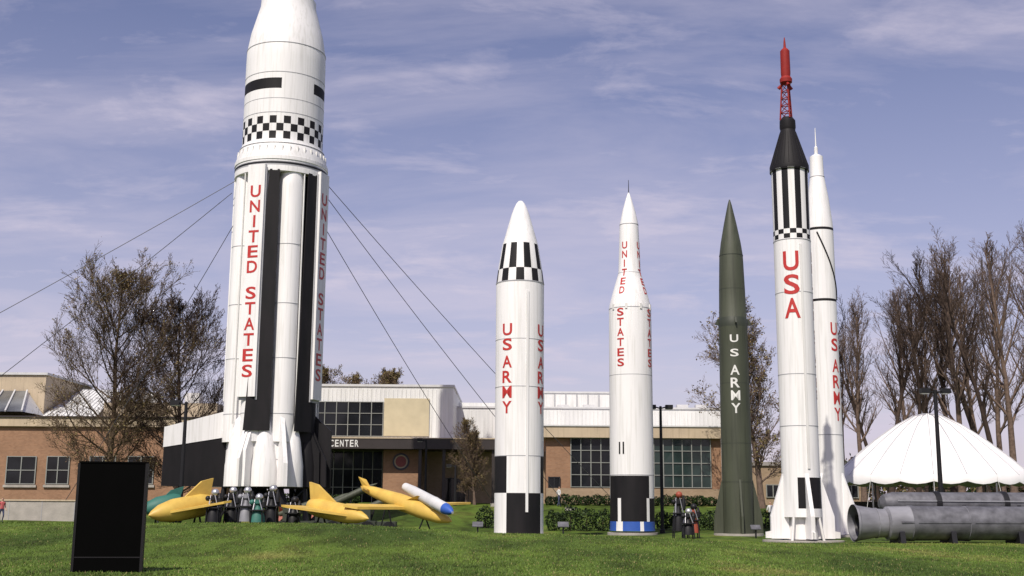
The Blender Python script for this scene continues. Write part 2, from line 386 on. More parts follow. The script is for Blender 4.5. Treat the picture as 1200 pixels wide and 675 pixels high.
def slim():
    r=Rocket(974,600,76); z=r.z
    def mf(py,g):
        if 269<py<272: return K
        if 352<py<355: return K
        return W
    r.body([(182,4.5),(184,7.5),(206,7.8),(209,8.3),(232,12),(262,15.3),(269,15.8),(355,16),(575,17),(640,17.2)],mf,(272,352,440,510))
    r.mb.lathe((r.X,r.Y,z(183)),(r.X,r.Y,z(150)),[(0,.12),(.3,.12),(.35,.05),(1,.02)],W,10)
    for py,h in ((208,8.5),(510,17)): r.ring(py,h,.04,"seam_grey")
    prev=None
    for i in range(25):
        q=i/24; zz=z(275)+(z(352)-z(275))*q; a=rad(-10+110*q)-r.b; R=r.R(zz)+.02; p=Vector((r.X+R*math.sin(a),r.Y-R*math.cos(a),zz))
        if prev: r.mb.tube(prev,p,.05,.05,K,5)
        prev=p
    r.text("US ARMY",378,496,10,47,"red_paint",fill=.8,space=.3)
    zb=H(r.X,76)
    for a in (-30,60,150,240): r.fin(a,[(.7,z(545)),(.95,z(556)),(1.75,z(598)),(1.75,zb+.15),(.7,zb+.15)],.09,W)
    r.mb.lathe((r.X,r.Y,zb-.3),(r.X,r.Y,zb+.12),[(0,2.2),(1,2.2)],"concrete",32)
    return r.mb.build("slim_army_rocket")
slim()
def saturn():
    r=Rocket(314,560,82); z=r.z; par=empty("clustered_tank_space_rocket")
    def mf(py,g):
        if 107<py<119: return K if (-98<g<-6 or 44<g<105 or g>150) else W
        if 150<py<176:
            row=int((py-150)//8.6); return K if (int((g+180)//10)+row)%2==0 else W
        if 203<py<208: return "seam_grey"  # grey band, part of the painted shadow line below the ring
        return W
    r.body([(-300,1),(-286,8),(-200,24),(-190,27),(2,28.5),(4,31.5),(12,32),(24,35.5),(45,41.5),(66,45.2),(80,45.6),(176,46.3),(180,48),(196,53),(203,53),(208,53.3),(214,53.3)],mf,(107,119,150,158.6,167.3,130),72)
    for py,h in ((66,45.6),(100,46),(130,46.1),(146,46.3),(181,49)): r.ring(py,h,.05,"seam_grey")
    r.ring(199,53.8,.25,W,64); r.ring(205,53.5,.12,"dark_metal",64)  # the dark ring paints the thin shadow line under the white one
    for i in range(36):
        n,t=r.dirv(i*10); c=Vector((r.X,r.Y,0)); r.mb.obox(c+n*(r.m(50.5,188))+Vector((0,0,z(190))),t*.03,n*.05,Vector((0,0,.35)),"white_dirty")
    c=Vector((r.X,r.Y,0))
    r.mb.build("upper_stage",par); r.mb=MB()
    zt=z(212); zb=z(520); Rc=2.36; rt=.93
    cols={-72:W,-27:W,18:W,63:K,108:W,153:W,198:W,243:W}
    for a in cols:
        n,t=r.dirv(a); p=c+n*Rc
        r.mb.lathe(p+Vector((0,0,zb)),p+Vector((0,0,zt+.2)),[(0,rt),(.93,rt),(.98,rt*.9),(1,rt*.8)],cols[a],28)
        for q in (.1,.3,.5,.72): 
            zz=zb+(zt-zb)*q; r.mb.lathe(p+Vector((0,0,zz-.02)),p+Vector((0,0,zz+.02)),[(0,rt+.018),(1,rt+.018)],"seam_grey" if cols[a]==W else K,28)
    r.mb.lathe(c+Vector((0,0,zb)),c+Vector((0,0,zt)),[(0,1.5),(1,1.5)],K,24)
    r.mb.build("tank_cluster",par); r.mb=MB()
    for a,w0,w1 in ((-8,.34,.42),(44,.5,.62),(130,.45,.6),(220,.45,.6)):
        n,t=r.dirv(a); R=3.22
        p=[c+n*R-t*w0+Vector((0,0,zt-.05)),c+n*R+t*w0+Vector((0,0,zt-.05)),c+n*(R+.03)+t*w1+Vector((0,0,z(508))),c+n*(R+.03)-t*w1*(3.2 if a<0 else 1.5)+Vector((0,0,z(508)))]
        r.mb.prism(p,n,.05,K)
    for a in (-29,62,149,239):
        n,t=r.dirv(a); R=3.36; z1=z(208); z0=z(470)
        r.mb.obox(c+n*R+Vector((0,0,(z0+z1)/2)),t*.66,n*.12,Vector((0,0,(z1-z0)/2)),W)
        r.mb.obox(c+n*(R-.1)+Vector((0,0,(z0+z1)/2-.2)),t*.72,n*.05,Vector((0,0,(z1-z0)/2)),"seam_grey")
        def pf(u,zz,n=n,t=t,R=R): return c+n*(R+.135)+t*u+Vector((0,0,zz))
        stack(r.mb,"UNITED STATES",z(230),z(450),.78,pf,"red_paint",fill=.8,space=.7)
    for a in (-50,30,95):
        n,t=r.dirv(a); r.mb.tube(c+n*3.2+Vector((0,0,zt)),c+n*3.25+Vector((0,0,z(500))),.06,.06,"white_dirty",6)
    r.mb.build("lettered_panels",par); r.mb=MB()
    def mt(py,g): return W if not (42<g<100) else K
    r.body([(498,45),(512,49.5),(540,50.5),(572,51.5)],mt,(526,556),72)
    r.ring(540,50.9,.05,"seam_grey"); r.ring(571,52,.14,"dark_metal")
    for k in range(8):
        a=-72+45*k; big=k%2==0; n,t=r.dirv(a)
        if k==2:
            r.fin(14,[(2.7,z(478)),(3.2,z(490)),(4.5,z(545)),(4.55,z(571)),(2.7,z(571))],.14,W)
        elif k==4:
            r.fin(75,[(2.7,z(486)),(3.1,z(487)),(4.3,z(505)),(4.35,z(572)),(2.7,z(572))],.16,K)
        elif big:
            Rt=7.0
            r.fin(a-8,[(2.7,z(486)),(3.1,z(487)),(Rt,z(511)),(Rt+.05,z(571)),(2.7,z(571))],.16,K)
            r.fin(a-8,[(2.7,z(484)),(3.1,z(484)),(Rt+.05,z(504)),(Rt+.06,z(527)),(2.7,z(513))],.20,W)
        else:
            mm=W if k!=3 else K
            r.fin(a,[(2.7,z(502)),(3.2,z(506)),(3.9,z(530)),(3.95,z(571)),(2.7,z(571))],.30,mm)
            r.fin(a,[(2.7,z(498)),(3.3,z(506)),(4.3,z(540)),(4.35,z(571)),(2.7,z(571))],.08,"white_dirty" if mm==W else K)
    for a in (-48,-6,32,62):
        n,t=r.dirv(a); p=c+n*2.75; r.mb.lathe(p+Vector((0,0,z(571))),p+Vector((0,0,z(492))),[(0,.86),(.3,.84),(.65,.62),(.95,.30),(1,.1)],W if a!=62 else K,20)
    for i in range(24):
        n,t=r.dirv(i*15+4); R=r.R(z(556))
        if not 38<(i*15+4)<104: r.mb.obox(c+n*(R+.01)+Vector((0,0,z(556))),t*.025,n*.03,Vector((0,0,.9)),"seam_grey")
    r.mb.build("tail_fins",par); r.mb=MB()
    zg=H(r.X,82); ze=z(572)
    for a in range(0,360,90):
        n,t=r.dirv(a+20)
        for q in (2.35,.9):
            p=c+n*q; r.mb.lathe(p+Vector((0,0,ze)),p+Vector((0,0,ze-1.3)),[(0,.25),(.2,.3),(.6,.5),(1,.62)],"dark_metal",20)
    for a in range(8):
        n,t=r.dirv(a*45+10); r.mb.tube(c+n*3.3+Vector((0,0,zg-.2)),c+n*2.9+Vector((0,0,ze+.1)),.22,.18,"dark_metal",8)
        n2,_=r.dirv(a*45+55); r.mb.tube(c+n*3.2+Vector((0,0,zg+.6)),c+n2*3.0+Vector((0,0,ze)),.08,.08,"dark_metal",6)
    r.mb.lathe(c+Vector((0,0,zg-.4)),c+Vector((0,0,zg+.3)),[(0,4.6),(1,4.6)],"concrete",40)
    r.mb.build("launch_stand",par)
    return r,par
SR,SP=saturn()
def guys():
    mb=MB()
    att=lambda px,py: sv(px,py,82)
    L=[((276,212),(-472,606),70),((272,226),(-225,596),84),((277,258),(70,593),96),((383,216),(724,596),106),((382,230),(668,596),100),((378,262),(580,598),104)]
    for (a,b,Y) in L:
        A=att(*a); B=sv(b[0],b[1],Y); B.z=H(B.x,Y)+.1
        n=14; prev=None
        for i in range(n+1):
            q=i/n; p=A.lerp(B,q); p.z-=0.9*4*q*(1-q)*0.35
            if prev: mb.tube(prev,p,.026,.026,"cable_steel",5,False)
            prev=p
        mb.box(B.x-.4,B.x+.4,Y-.4,Y+.4,B.z-.5,B.z+.15,"concrete")
    mb.build("guy_cables",SP)
guys()

# ---------------------------------------------------------------- terrain
def terrain():
    def ax(a,b,st,far):
        l=[];x=a
        while x<=b: l.append(x); x+=st
        s=st
        while x<far: s*=1.35; l.append(x); x+=s
        l.append(far); return l
    ys=[-3000,-800,-200,-60]+ax(-20,130,1.5,5000)
    xp=ax(2,70,2,5000); xs=[-x for x in reversed(xp)]+[0]+xp
    v=[(x,y,H(x,y)) for y in ys for x in xs]; n=len(xs)
    f=[(j*n+i,j*n+i+1,(j+1)*n+i+1,(j+1)*n+i) for j in range(len(ys)-1) for i in range(n-1)]
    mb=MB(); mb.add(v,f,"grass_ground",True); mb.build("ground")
terrain()
def lawn():
    rnd=random.Random(3); mb=MB(); V=[];Fc=[];mm=[]
    for _ in range(90000):
        y=24+34*rnd.random()**1.3; x=(rnd.random()*2-1)*(y*0.47+2)
        z=H(x,y); h=.025+.04*rnd.random()
        if rnd.random()<.015: h*=1.9
        a=rnd.random()*6.28; w=.016; dx=math.cos(a)*w; dy=math.sin(a)*w; o=len(V)
        V+= [(x-dx,y-dy,z),(x+dx,y+dy,z),(x+(rnd.random()-.5)*.06,y+(rnd.random()-.5)*.06,z+h)]
        Fc.append((o,o+1,o+2)); mm.append("grass_blade" if rnd.random()<.92 else "grass_blade_dry")
    mb.add(V,Fc,mm); mb.build("grass")
lawn()

# ---------------------------------------------------------------- trees
def tree_mesh(name,seed,Ht,Wd,first,bark,leaf=None,nleaf=0,prim=34,up=0.75,leafsize=.12,tw=1.0,trunk=None,kids=(2,2,2),ratio=(.42,.66),rmul=.3,bend=.16,envp=.7):
    rnd=random.Random(seed); mb=MB(); tips=[]
    def rv(): return Vector((rnd.uniform(-1,1),rnd.uniform(-1,1),rnd.uniform(-1,1)))
    def branch(p,d,L,r,lvl):
        n=(6,4,3,2)[lvl]; sl=L/n; q=p.copy(); prev=q
        for i in range(n):
            d=(d+rv()*bend+Vector((0,0,.08 if lvl<2 else .04))).normalized(); q2=q+d*sl
            r0=r*(1-.8*i/n); r1=r*(1-.8*(i+1)/n)
            mb.tube(q,q2,max(r0,.009*tw),max(r1,.007*tw),bark,5 if lvl==0 else 3,False); prev=q; q=q2
            if lvl<3:
                for _ in range(kids[lvl]):
                    if i==0 and rnd.random()<.6: continue
                    s=rv(); s=(s-d*s.dot(d))
                    if s.length<.05: continue
                    s.normalize(); ang=rnd.uniform(.4,.8)
                    nd=(d*math.cos(ang)+s*math.sin(ang)); nd.z+=.12; nd.normalize()
                    branch(prev.lerp(q2,rnd.random()),nd,L*rnd.uniform(*ratio)*(1-.45*i/n),max(r1*.6,.011*tw),lvl+1)
            if lvl>=2: tips.append(q2.copy())
    q=Vector((0,0,-.3)); d=Vector((0,0,1)); N=12; R0=trunk or Ht*.017; P=[q.copy()]
    for i in range(N):
        d=(d+Vector((rnd.uniform(-.06,.06),rnd.uniform(-.06,.06),0))).normalized(); q2=q+d*(Ht*.93/N)
        mb.tube(q,q2,R0*(1-.88*(i/N)**.8)*(1.35 if i==0 else 1),R0*(1-.88*((i+1)/N)**.8),bark,9,False); q=q2; P.append(q.copy())
    for i in range(prim):
        t=first+(0.99-first)*((i+.5)/prim); k=t*N; a=P[min(int(k),N-1)]; b=P[min(int(k)+1,N)]; p=a.lerp(b,k-int(k))
        s=(t-first)/(1-first); env=(math.sin(math.pi*min(1,(s*.80+.20)))**envp)
        g=i*2.4+rnd.uniform(-.4,.4); el=up*rnd.uniform(.75,1.2)+.5*s
        L=Wd*env*rnd.uniform(.75,1.2)
        dd=Vector((math.cos(g)*math.cos(el),math.sin(g)*math.cos(el),math.sin(el)))
        if L>.5: branch(p,dd,L,R0*rmul*(1-.6*s),0)
    if leaf:
        for _ in range(nleaf):
            p=tips[int(rnd.random()*len(tips))]+rv()*.22; u=rv().normalized(); w=u.cross(rv()).normalized(); s=leafsize*rnd.uniform(.5,1.2)
            mb.add([p-u*s,p-w*s*.6,p+u*s,p+w*s*.6],[(0,1,2,3)],leaf[int(rnd.random()*len(leaf))])
    return mb.build(name)
def place(ob,px,Y,rz=0,sc=1): 
    X=sx(px,Y); ob.location=(X,Y,H(X,Y)); ob.rotation_euler=(0,0,rz); ob.scale=(sc,sc,sc)
def inst(ob,px,Y,rz,sc):
    o=bpy.data.objects.new(ob.name.split('.')[0],ob.data); scene.collection.objects.link(o); place(o,px,Y,rz,sc); return o
t1=tree_mesh("budding_tree",11,20.5,7.2,.08,"bark_brown",["leaf_olive","leaf_gold","leaf_brown"],11000,prim=40,up=.48,leafsize=.08,kids=(2,2,2),tw=1.3); place(t1,122,95)
t2=tree_mesh("bare_tree",21,18.0,6.0,.08,"bark_dark",["leaf_brown"],2500,prim=38,up=.48,leafsize=.07,tw=1.5,kids=(2,2,2)); place(t2,207,97)
t3=tree_mesh("budding_tree",31,19,4.6,.12,"bark_grey",["leaf_olive","leaf_gold","leaf_brown"],8000,prim=30,up=.7,leafsize=.11,tw=1.3); place(t3,893,104)
t4=tree_mesh("bare_tree",41,27,8.0,.30,"bark_grey",None,0,prim=15,up=1.0,tw=1.5,trunk=.42,kids=(2,2,1),ratio=(.34,.55),rmul=.42,bend=.12)
t5=tree_mesh("bare_tree",52,26,6.5,.38,"bark_dark",None,0,prim=13,up=1.05,tw=1.5,trunk=.40,kids=(2,2,1),ratio=(.34,.55),rmul=.42,bend=.12)
t6=tree_mesh("bare_tree",63,28,8.5,.28,"bark_grey",None,0,prim=15,up=.95,tw=1.5,trunk=.42,kids=(2,2,1),ratio=(.34,.55),rmul=.42,bend=.12)
place(t4,1014,112,0,.74); place(t5,1045,108,1,.82); place(t6,1088,116,2,.78)
for o,px,Y,rz,sc in ((t4,1128,105,2.2,.90),(t5,1160,110,3.3,1.0),(t6,1190,104,.6,.90),(t4,1225,112,4.4,1.0),(t5,990,122,5,.84),(t6,1255,108,4,.9),(t5,1106,125,2.5,.98),(t4,1068,128,1.2,.90),(t6,1150,130,5.5,.98),(t5,1206,124,.4,1.12),(t5,1030,130,3.5,.82),(t4,1300,110,.9,1),(t5,1174,101,4.1,.84),(t5,1120,112,2.0,.92),(t5,1078,108,5.2,.76),(t4,1178,132,5.1,1.02)):
    inst(o,px,Y,rz,sc)
for px,Y,sc,rz in ((384,175,1.10,1),(400,182,1.12,4),(440,175,1.08,2.2),(462,178,1.10,.7),(556,106,.42,.3),(546,107,.36,2.3),(850,150,.7,2)):
    inst(t3,px,Y,rz,sc)

def clump(mb,c,s,n,mats,ls,rnd):
    for _ in range(n):
        while True:
            v=Vector((rnd.uniform(-1,1),rnd.uniform(-1,1),rnd.uniform(-1,1)))
            if v.length<=1: break
        v=v.normalized()*(v.length**.45); k=.82+.18*math.sin(v.x*5+c[0])*math.cos(v.y*4+c[1])
        p=Vector((c[0]+v.x*s[0]*k,c[1]+v.y*s[1]*k,c[2]+v.z*s[2]*k)); u=Vector((rnd.uniform(-1,1),rnd.uniform(-1,1),rnd.uniform(-1,1))).normalized()
        w=u.cross(Vector((rnd.uniform(-1,1),rnd.uniform(-1,1),.3))).normalized(); q=ls*rnd.uniform(.5,1.2)
        mb.add([p-u*q,p-w*q*.7,p+u*q,p+w*q*.7],[(0,1,2,3)],mats[int(rnd.random()*len(mats))])
def treeline():
    rnd=random.Random(9); mb=MB()
    for i in range(70):
        x=rnd.uniform(-160,190); y=rnd.uniform(185,215); z=H(x,y)
        h=rnd.uniform(3,6.0); mb.tube((x,y,z),(x,y,z+h),.2,.1,"bark_grey",5)
        clump(mb,(x,y,z+h*.62),(rnd.uniform(3,6),3,h*.6),260,["leaf_brown","leaf_olive","leaf_dark"],.5,rnd)
    for i in range(44):
        x=rnd.uniform(40,130); y=rnd.uniform(138,168); z=H(x,y); h=rnd.uniform(3,7.5)
        clump(mb,(x,y,z+h*.5),(rnd.uniform(3,5),3,h*.6),300,["leaf_brown","bark_grey","leaf_dark","bark_dark"],.30,rnd)
    mb.build("distant_trees")
treeline()
def hedge(name,px0,px1,Y,h,w,mats=("leaf_green","leaf_dark","leaf_dark")):
    rnd=random.Random(int(px0)); mb=MB(); x0=sx(px0,Y); x1=sx(px1,Y); n=max(1,int((x1-x0)/1.0))
    for i in range(n):
        x=x0+(i+.5)*(x1-x0)/n; z=H(x,Y); hh=h*rnd.uniform(.85,1.12)
        clump(mb,(x,Y+rnd.uniform(-.2,.2),z+hh*.45),(.85,w,hh*.55),700,list(mats),.08,rnd)
        mb.tube((x,Y,z-.1),(x,Y,z+hh*.5),.05,.03,"bark_dark",5)
    mb.build(name)
DK=("leaf_dark","leaf_dark","leaf_dark","leaf_green")
hedge("hedge",640,716,82,1.7,.8,DK); hedge("hedge",768,845,84,1.6,.8,DK); hedge("shrub",558,580,84,1.5,.7,DK); hedge("hedge",885,908,86,1.4,.8,DK)
hedge("hedge",330,420,106,.9,.6,DK); hedge("hedge",640,840,106,1.0,.6,DK)

# ---------------------------------------------------------------- buildings
def bxp(mb,x0,x1,y0,y1,Y,dep,m,zbot=None):
    xm=(x0+x1)/2; ym=(y0+y1)/2
    X0=sv(x0,ym,Y).x; X1=sv(x1,ym,Y).x; z1=sv(xm,y0,Y).z; z0=sv(xm,y1,Y).z if zbot is None else zbot
    mb.box(X0,X1,Y,Y+dep,z0,z1,m); return X0,X1,z0,z1
def glazing(mb,X0,X1,z0,z1,Y,nx,nz,gm,fm,fw=.07,proud=.10):
    rnd=random.Random(int(X0*10))
    for i in range(nx):
        for k in range(nz):
            a=X0+(X1-X0)*i/nx; b=X0+(X1-X0)*(i+1)/nx; c=z0+(z1-z0)*k/nz; d=z0+(z1-z0)*(k+1)/nz
            j=[rnd.uniform(0,.012) for _ in range(4)]
            mb.add([(a,Y-.03-j[0],c),(b,Y-.03-j[1],c),(b,Y-.03-j[2],d),(a,Y-.03-j[3],d)],[(0,1,2,3)],gm)
    mb.box(X0,X1,Y-.02,Y+.12,z0,z1,"frame_dark")
    for i in range(nx+1):
        x=X0+(X1-X0)*i/nx; mb.box(x-fw,x+fw,Y-proud,Y-.045,z0-fw,z1+fw,fm)
    for k in range(nz+1):
        z=z0+(z1-z0)*k/nz; mb.box(X0+fw,X1-fw,Y-proud+.012,Y-.046,z-fw*.8,z+fw*.8,fm)
def center():
    par=empty("visitor_center_building"); mb=MB()
    Y=114; zg=1.7
    X0,X1,z0,z1=bxp(mb,330,531,453,516,Y,26,"metal_siding")
    x=X0+.2
    while x<X1: mb.box(x-.035,x+.035,Y-.045,Y-.002,z0,z1-.25,"metal_siding"); x+=.42
    mb.box(X0-.1,X1+.1,Y-.12,Y+26.1,z1,z1+.22,"roof_trim")
    mb.build("siding_block",par); mb=MB()
    a=sv(367,490,Y).x; b=sv(449,490,Y).x; zt=sv(410,471,Y).z; zb=sv(410,511,Y).z
    glazing(mb,a,b,zb,zt,Y-.06,6,3,"window_glass","frame_pale",.035,.12)
    c0=sv(450,490,Y).x; c1=sv(503,490,Y).x; mb.box(c0,c1,Y-.14,Y-.05,sv(476,511,Y).z,sv(476,467,Y).z,"siding_panel")
    mb.build("upper_windows",par); mb=MB()
    Yc=108.5
    C0,C1,cz0,cz1=bxp(mb,345,583,514,526,Yc,7.5,"dark_fascia")
    mb.box(C0-.05,C1+.05,Yc-.06,Yc+7.5,cz1,cz1+.10,"tan_fascia")
    line(mb,"CENTER",sv(386,519,Yc).x,sv(421,519,Yc).x,cz0+.16,cz1-.14,Yc-.02,"letter_white")
    for px in (492,520,548,578):
        xx=sv(px,550,Yc+.4).x; mb.box(xx-.14,xx+.14,Yc+.3,Yc+.58,zg,cz0,"dark_fascia")
    mb.build("entrance_canopy",par); mb=MB()
    Yg=113.2
    g0=sv(345,550,Yg).x; g1=sv(448,550,Yg).x
    mb.box(g0,sv(640,550,Yg).x,Yg+.2,Yg+24,zg-1,cz0+.05,"brick_light")
    glazing(mb,g0,g1,zg,cz0,Yg+.1,9,3,"window_glass","frame_pale",.035,.12)
    b0=sv(449,550,Yg-3).x; b1=sv(490,550,Yg-3).x
    mb.box(b0,b1,Yg-3,Yg+.1,zg-1,cz0-.003,"brick_tan")
    ex=sv(470,541,Yg-3); mb.lathe(ex+Vector((0,-.03,0)),ex+Vector((0,-.09,0)),[(0,.78),(1,.78)],"emblem_dark",28)
    mb.lathe(ex+Vector((0,-.10,0)),ex+Vector((0,-.13,0)),[(0,.62),(1,.62)],"tan_fascia",28); mb.lathe(ex+Vector((0,-.14,0)),ex+Vector((0,-.17,0)),[(0,.5),(1,.5)],"emblem_red",24)
    d0=sv(520,550,Yg).x; d1=sv(545,550,Yg).x; glazing(mb,d0,d1,zg,zg+2.6,Yg+.1,3,1,"window_glass","frame_dark",.05,.1)
    mb.build("ground_floor",par); mb=MB()
    Yw=122
    X0,X1,z0,z1=bxp(mb,531,846,479,530,Yw,18,"metal_siding",zbot=zg-1)
    x=X0+.2
    while x<X1: mb.box(x-.035,x+.035,Yw-.045,Yw-.002,z1-3.6,z1-.25,"metal_siding"); x+=.42
    mb.box(X0,X1+.1,Yw-.12,Yw+18,z1,z1+.18,"roof_trim")
    A0,A1,a0,a1=bxp(mb,531,600,472,479,Yw+4,12,"metal_siding"); 
    A0,A1,a0,a1=bxp(mb,637,722,461,490,Yw+6,9,"metal_siding"); mb.box(A0-.1,A1+.1,Yw+5.9,Yw+15.1,a1,a1+.2,"roof_trim")
    x=A0
    while x<A1: mb.box(x-.05,x+.05,Yw+5.9,Yw+5.998,a0,a1-.1,"seam_grey"); x+=1.2
    for px in (660,690,800,822): 
        p=sv(px,478,Yw+5); mb.box(p.x-.6,p.x+.6,Yw+5,Yw+6,p.z-.6,p.z+.35,"roof_trim")
    mb.build("rear_wing",par); mb=MB()
    Yf=110; 
    P0,P1,f0,f1=bxp(mb,628,846,500,513,Yf-.5,12.3,"tan_fascia")
    mb.box(P0-.1,P1+.1,Yf-.6,Yf+11.7,f1,f1+.12,"roof_trim")
    w0=sv(640,550,Yf).x; w1=sv(846,550,Yf).x
    mb.box(w0,w1,Yf+.15,Yf+11.5,zg-1,f0-.003,"brick_tan")
    zsill=sv(740,571,Yf).z; ztp=sv(740,514,Yf).z
    glazing(mb,sv(669,545,Yf).x,sv(716,545,Yf).x,zsill,ztp,Yf+.1,4,4,"window_glass","frame_pale",.04,.14)
    glazing(mb,sv(722,545,Yf).x,sv(833,545,Yf).x,zsill,ztp,Yf+.1,10,4,"green_glass","frame_pale",.04,.14)
    glazing(mb,sv(643,545,Yf).x,sv(656,545,Yf).x,zg,zg+2.7,Yf+.1,2,1,"window_glass","frame_dark",.05,.12)
    mb.box(w0,w1,Yf-.05,Yf+.1,zg-1,zsill-.12,"brick_light")
    mb.build("glazed_gallery",par)
center()
def brickb():
    par=empty("brick_building"); mb=MB(); Y=120; zg=1.5
    X0,X1,z0,z1=bxp(mb,-120,262,500,590,Y,22,"brick_tan",zbot=zg-1)
    mb.box(X0-.2,X1+.2,Y-.35,Y+22,z1,z1+.9,"tan_fascia"); mb.box(X0-.3,X1+.3,Y-.5,Y+22.1,z1+.9,z1+1.05,"dark_fascia")
    mb.build("walls",par); mb=MB()
    for a,b in ((-60,-20),(8,42),(55,81),(105,135),(150,180)):
        x0=sv(a,550,Y).x; x1=sv(b,550,Y).x; zt=sv((a+b)/2,535,Y).z; zb=sv((a+b)/2,567,Y).z
        glazing(mb,x0,x1,zb,zt,Y-.02,2,2,"window_glass","frame_pale",.05,.12)
        mb.box(x0-.2,x1+.2,Y-.2,Y-.01,zb-.35,zb-.10,"concrete")
    mb.build("windows",par); mb=MB()
    Yu=127
    A0,A1,a0,a1=bxp(mb,-80,52,439,500,Yu,14,"tan_fascia"); mb.box(A0,A1+.2,Yu-.2,Yu+14,a1,a1+.25,"roof_trim")
    zt=sv(0,458,Yu).z; zb=sv(0,482,Yu-6).z; xa=sv(-60,470,Yu-4).x; xb=sv(36,470,Yu-4).x
    mb.prism([(xa,Yu-.2,zt),(xa,Yu-6,zb),(xa,Yu-.2,zb)],(1,0,0),.01,"roof_trim")
    mb.add([(xa,Yu-.2,zt),(xb-2,Yu-.2,zt),(xb,Yu-6,zb),(xa,Yu-6,zb)],[(0,1,2,3)],"roof_glass")
    mb.add([(xb-2,Yu-.2,zt),(xb,Yu-6,zb),(xb,Yu-.2,zb)],[(0,1,2)],"roof_trim")
    for i in range(6):
        t=i/5; mb.tube((xa+(xb-2-xa)*t,Yu-.25,zt+.05),(xa+(xb-xa)*t,Yu-6.05,zb+.05),.11,.11,"roof_trim",5)
    xl=A1+.3; xr=sv(120,470,Yu).x; ztop=sv(80,446,Yu).z
    mb.prism([(xl,Yu+10,ztop),(xl,Yu-2,z1+1.1),(xl,Yu+10,z1+1.1)],(1,0,0),.02,"metal_siding")
    mb.add([(xl,Yu-2,z1+1.2),(xr,Yu-2,z1+1.2),(xr-1.5,Yu+10,ztop),(xl,Yu+10,ztop)],[(0,1,2,3)],"metal_siding")
    mb.add([(xr,Yu-2,z1+1.2),(xr-1.5,Yu+10,ztop),(xr,Yu+10,z1+1.2)],[(0,1,2)],"roof_trim")
    for i in range(12):
        t=i/11; mb.tube((xl+(xr-xl)*t,Yu-2,z1+1.22),(xl+(xr-1.5-xl)*t,Yu+10,ztop+.02),.04,.04,"seam_grey",4)
    mb.box(sv(122,470,Yu).x,sv(255,470,Yu).x,Yu,Yu+8,z1,sv(160,472,Yu).z,"tan_fascia")
    for px in (140,176,225):
        p=sv(px,470,Yu+3); mb.box(p.x-.8,p.x+.8,Yu+3,Yu+4.4,p.z-.5,p.z+.9,"roof_trim")
    mb.build("roof_structures",par)
brickb()
mbx=MB(); X0,X1,z0,z1=bxp(mbx,876,1010,546,590,128,10,"brick_light",zbot=1); mbx.box(X0-.2,X1+.2,127.8,138.2,z1,z1+.4,"roofing")
for i in range(4):
    x=X0+2+i*2.8; glazing(mbx,x,x+1.4,z0+1.9,z0+3.2,127.95,2,1,"window_glass","frame_pale",.05,.1)
mbx.build("low_annex_building")
mbx=MB(); a=sx(-60,88); b=sx(90,88); zt=sv(40,587,88).z; zz=H(a,88)
mbx.box(a,b,88,88.35,zz-.5,zt,"concrete"); mbx.box(a-.05,b+.05,87.93,88.42,zt,zt+.1,"tan_fascia")
x=a+2
while x<b: mbx.box(x-.02,x+.02,87.985,87.999,zz,zt,"seam_grey"); x+=2.4
mbx.build("retaining_wall")

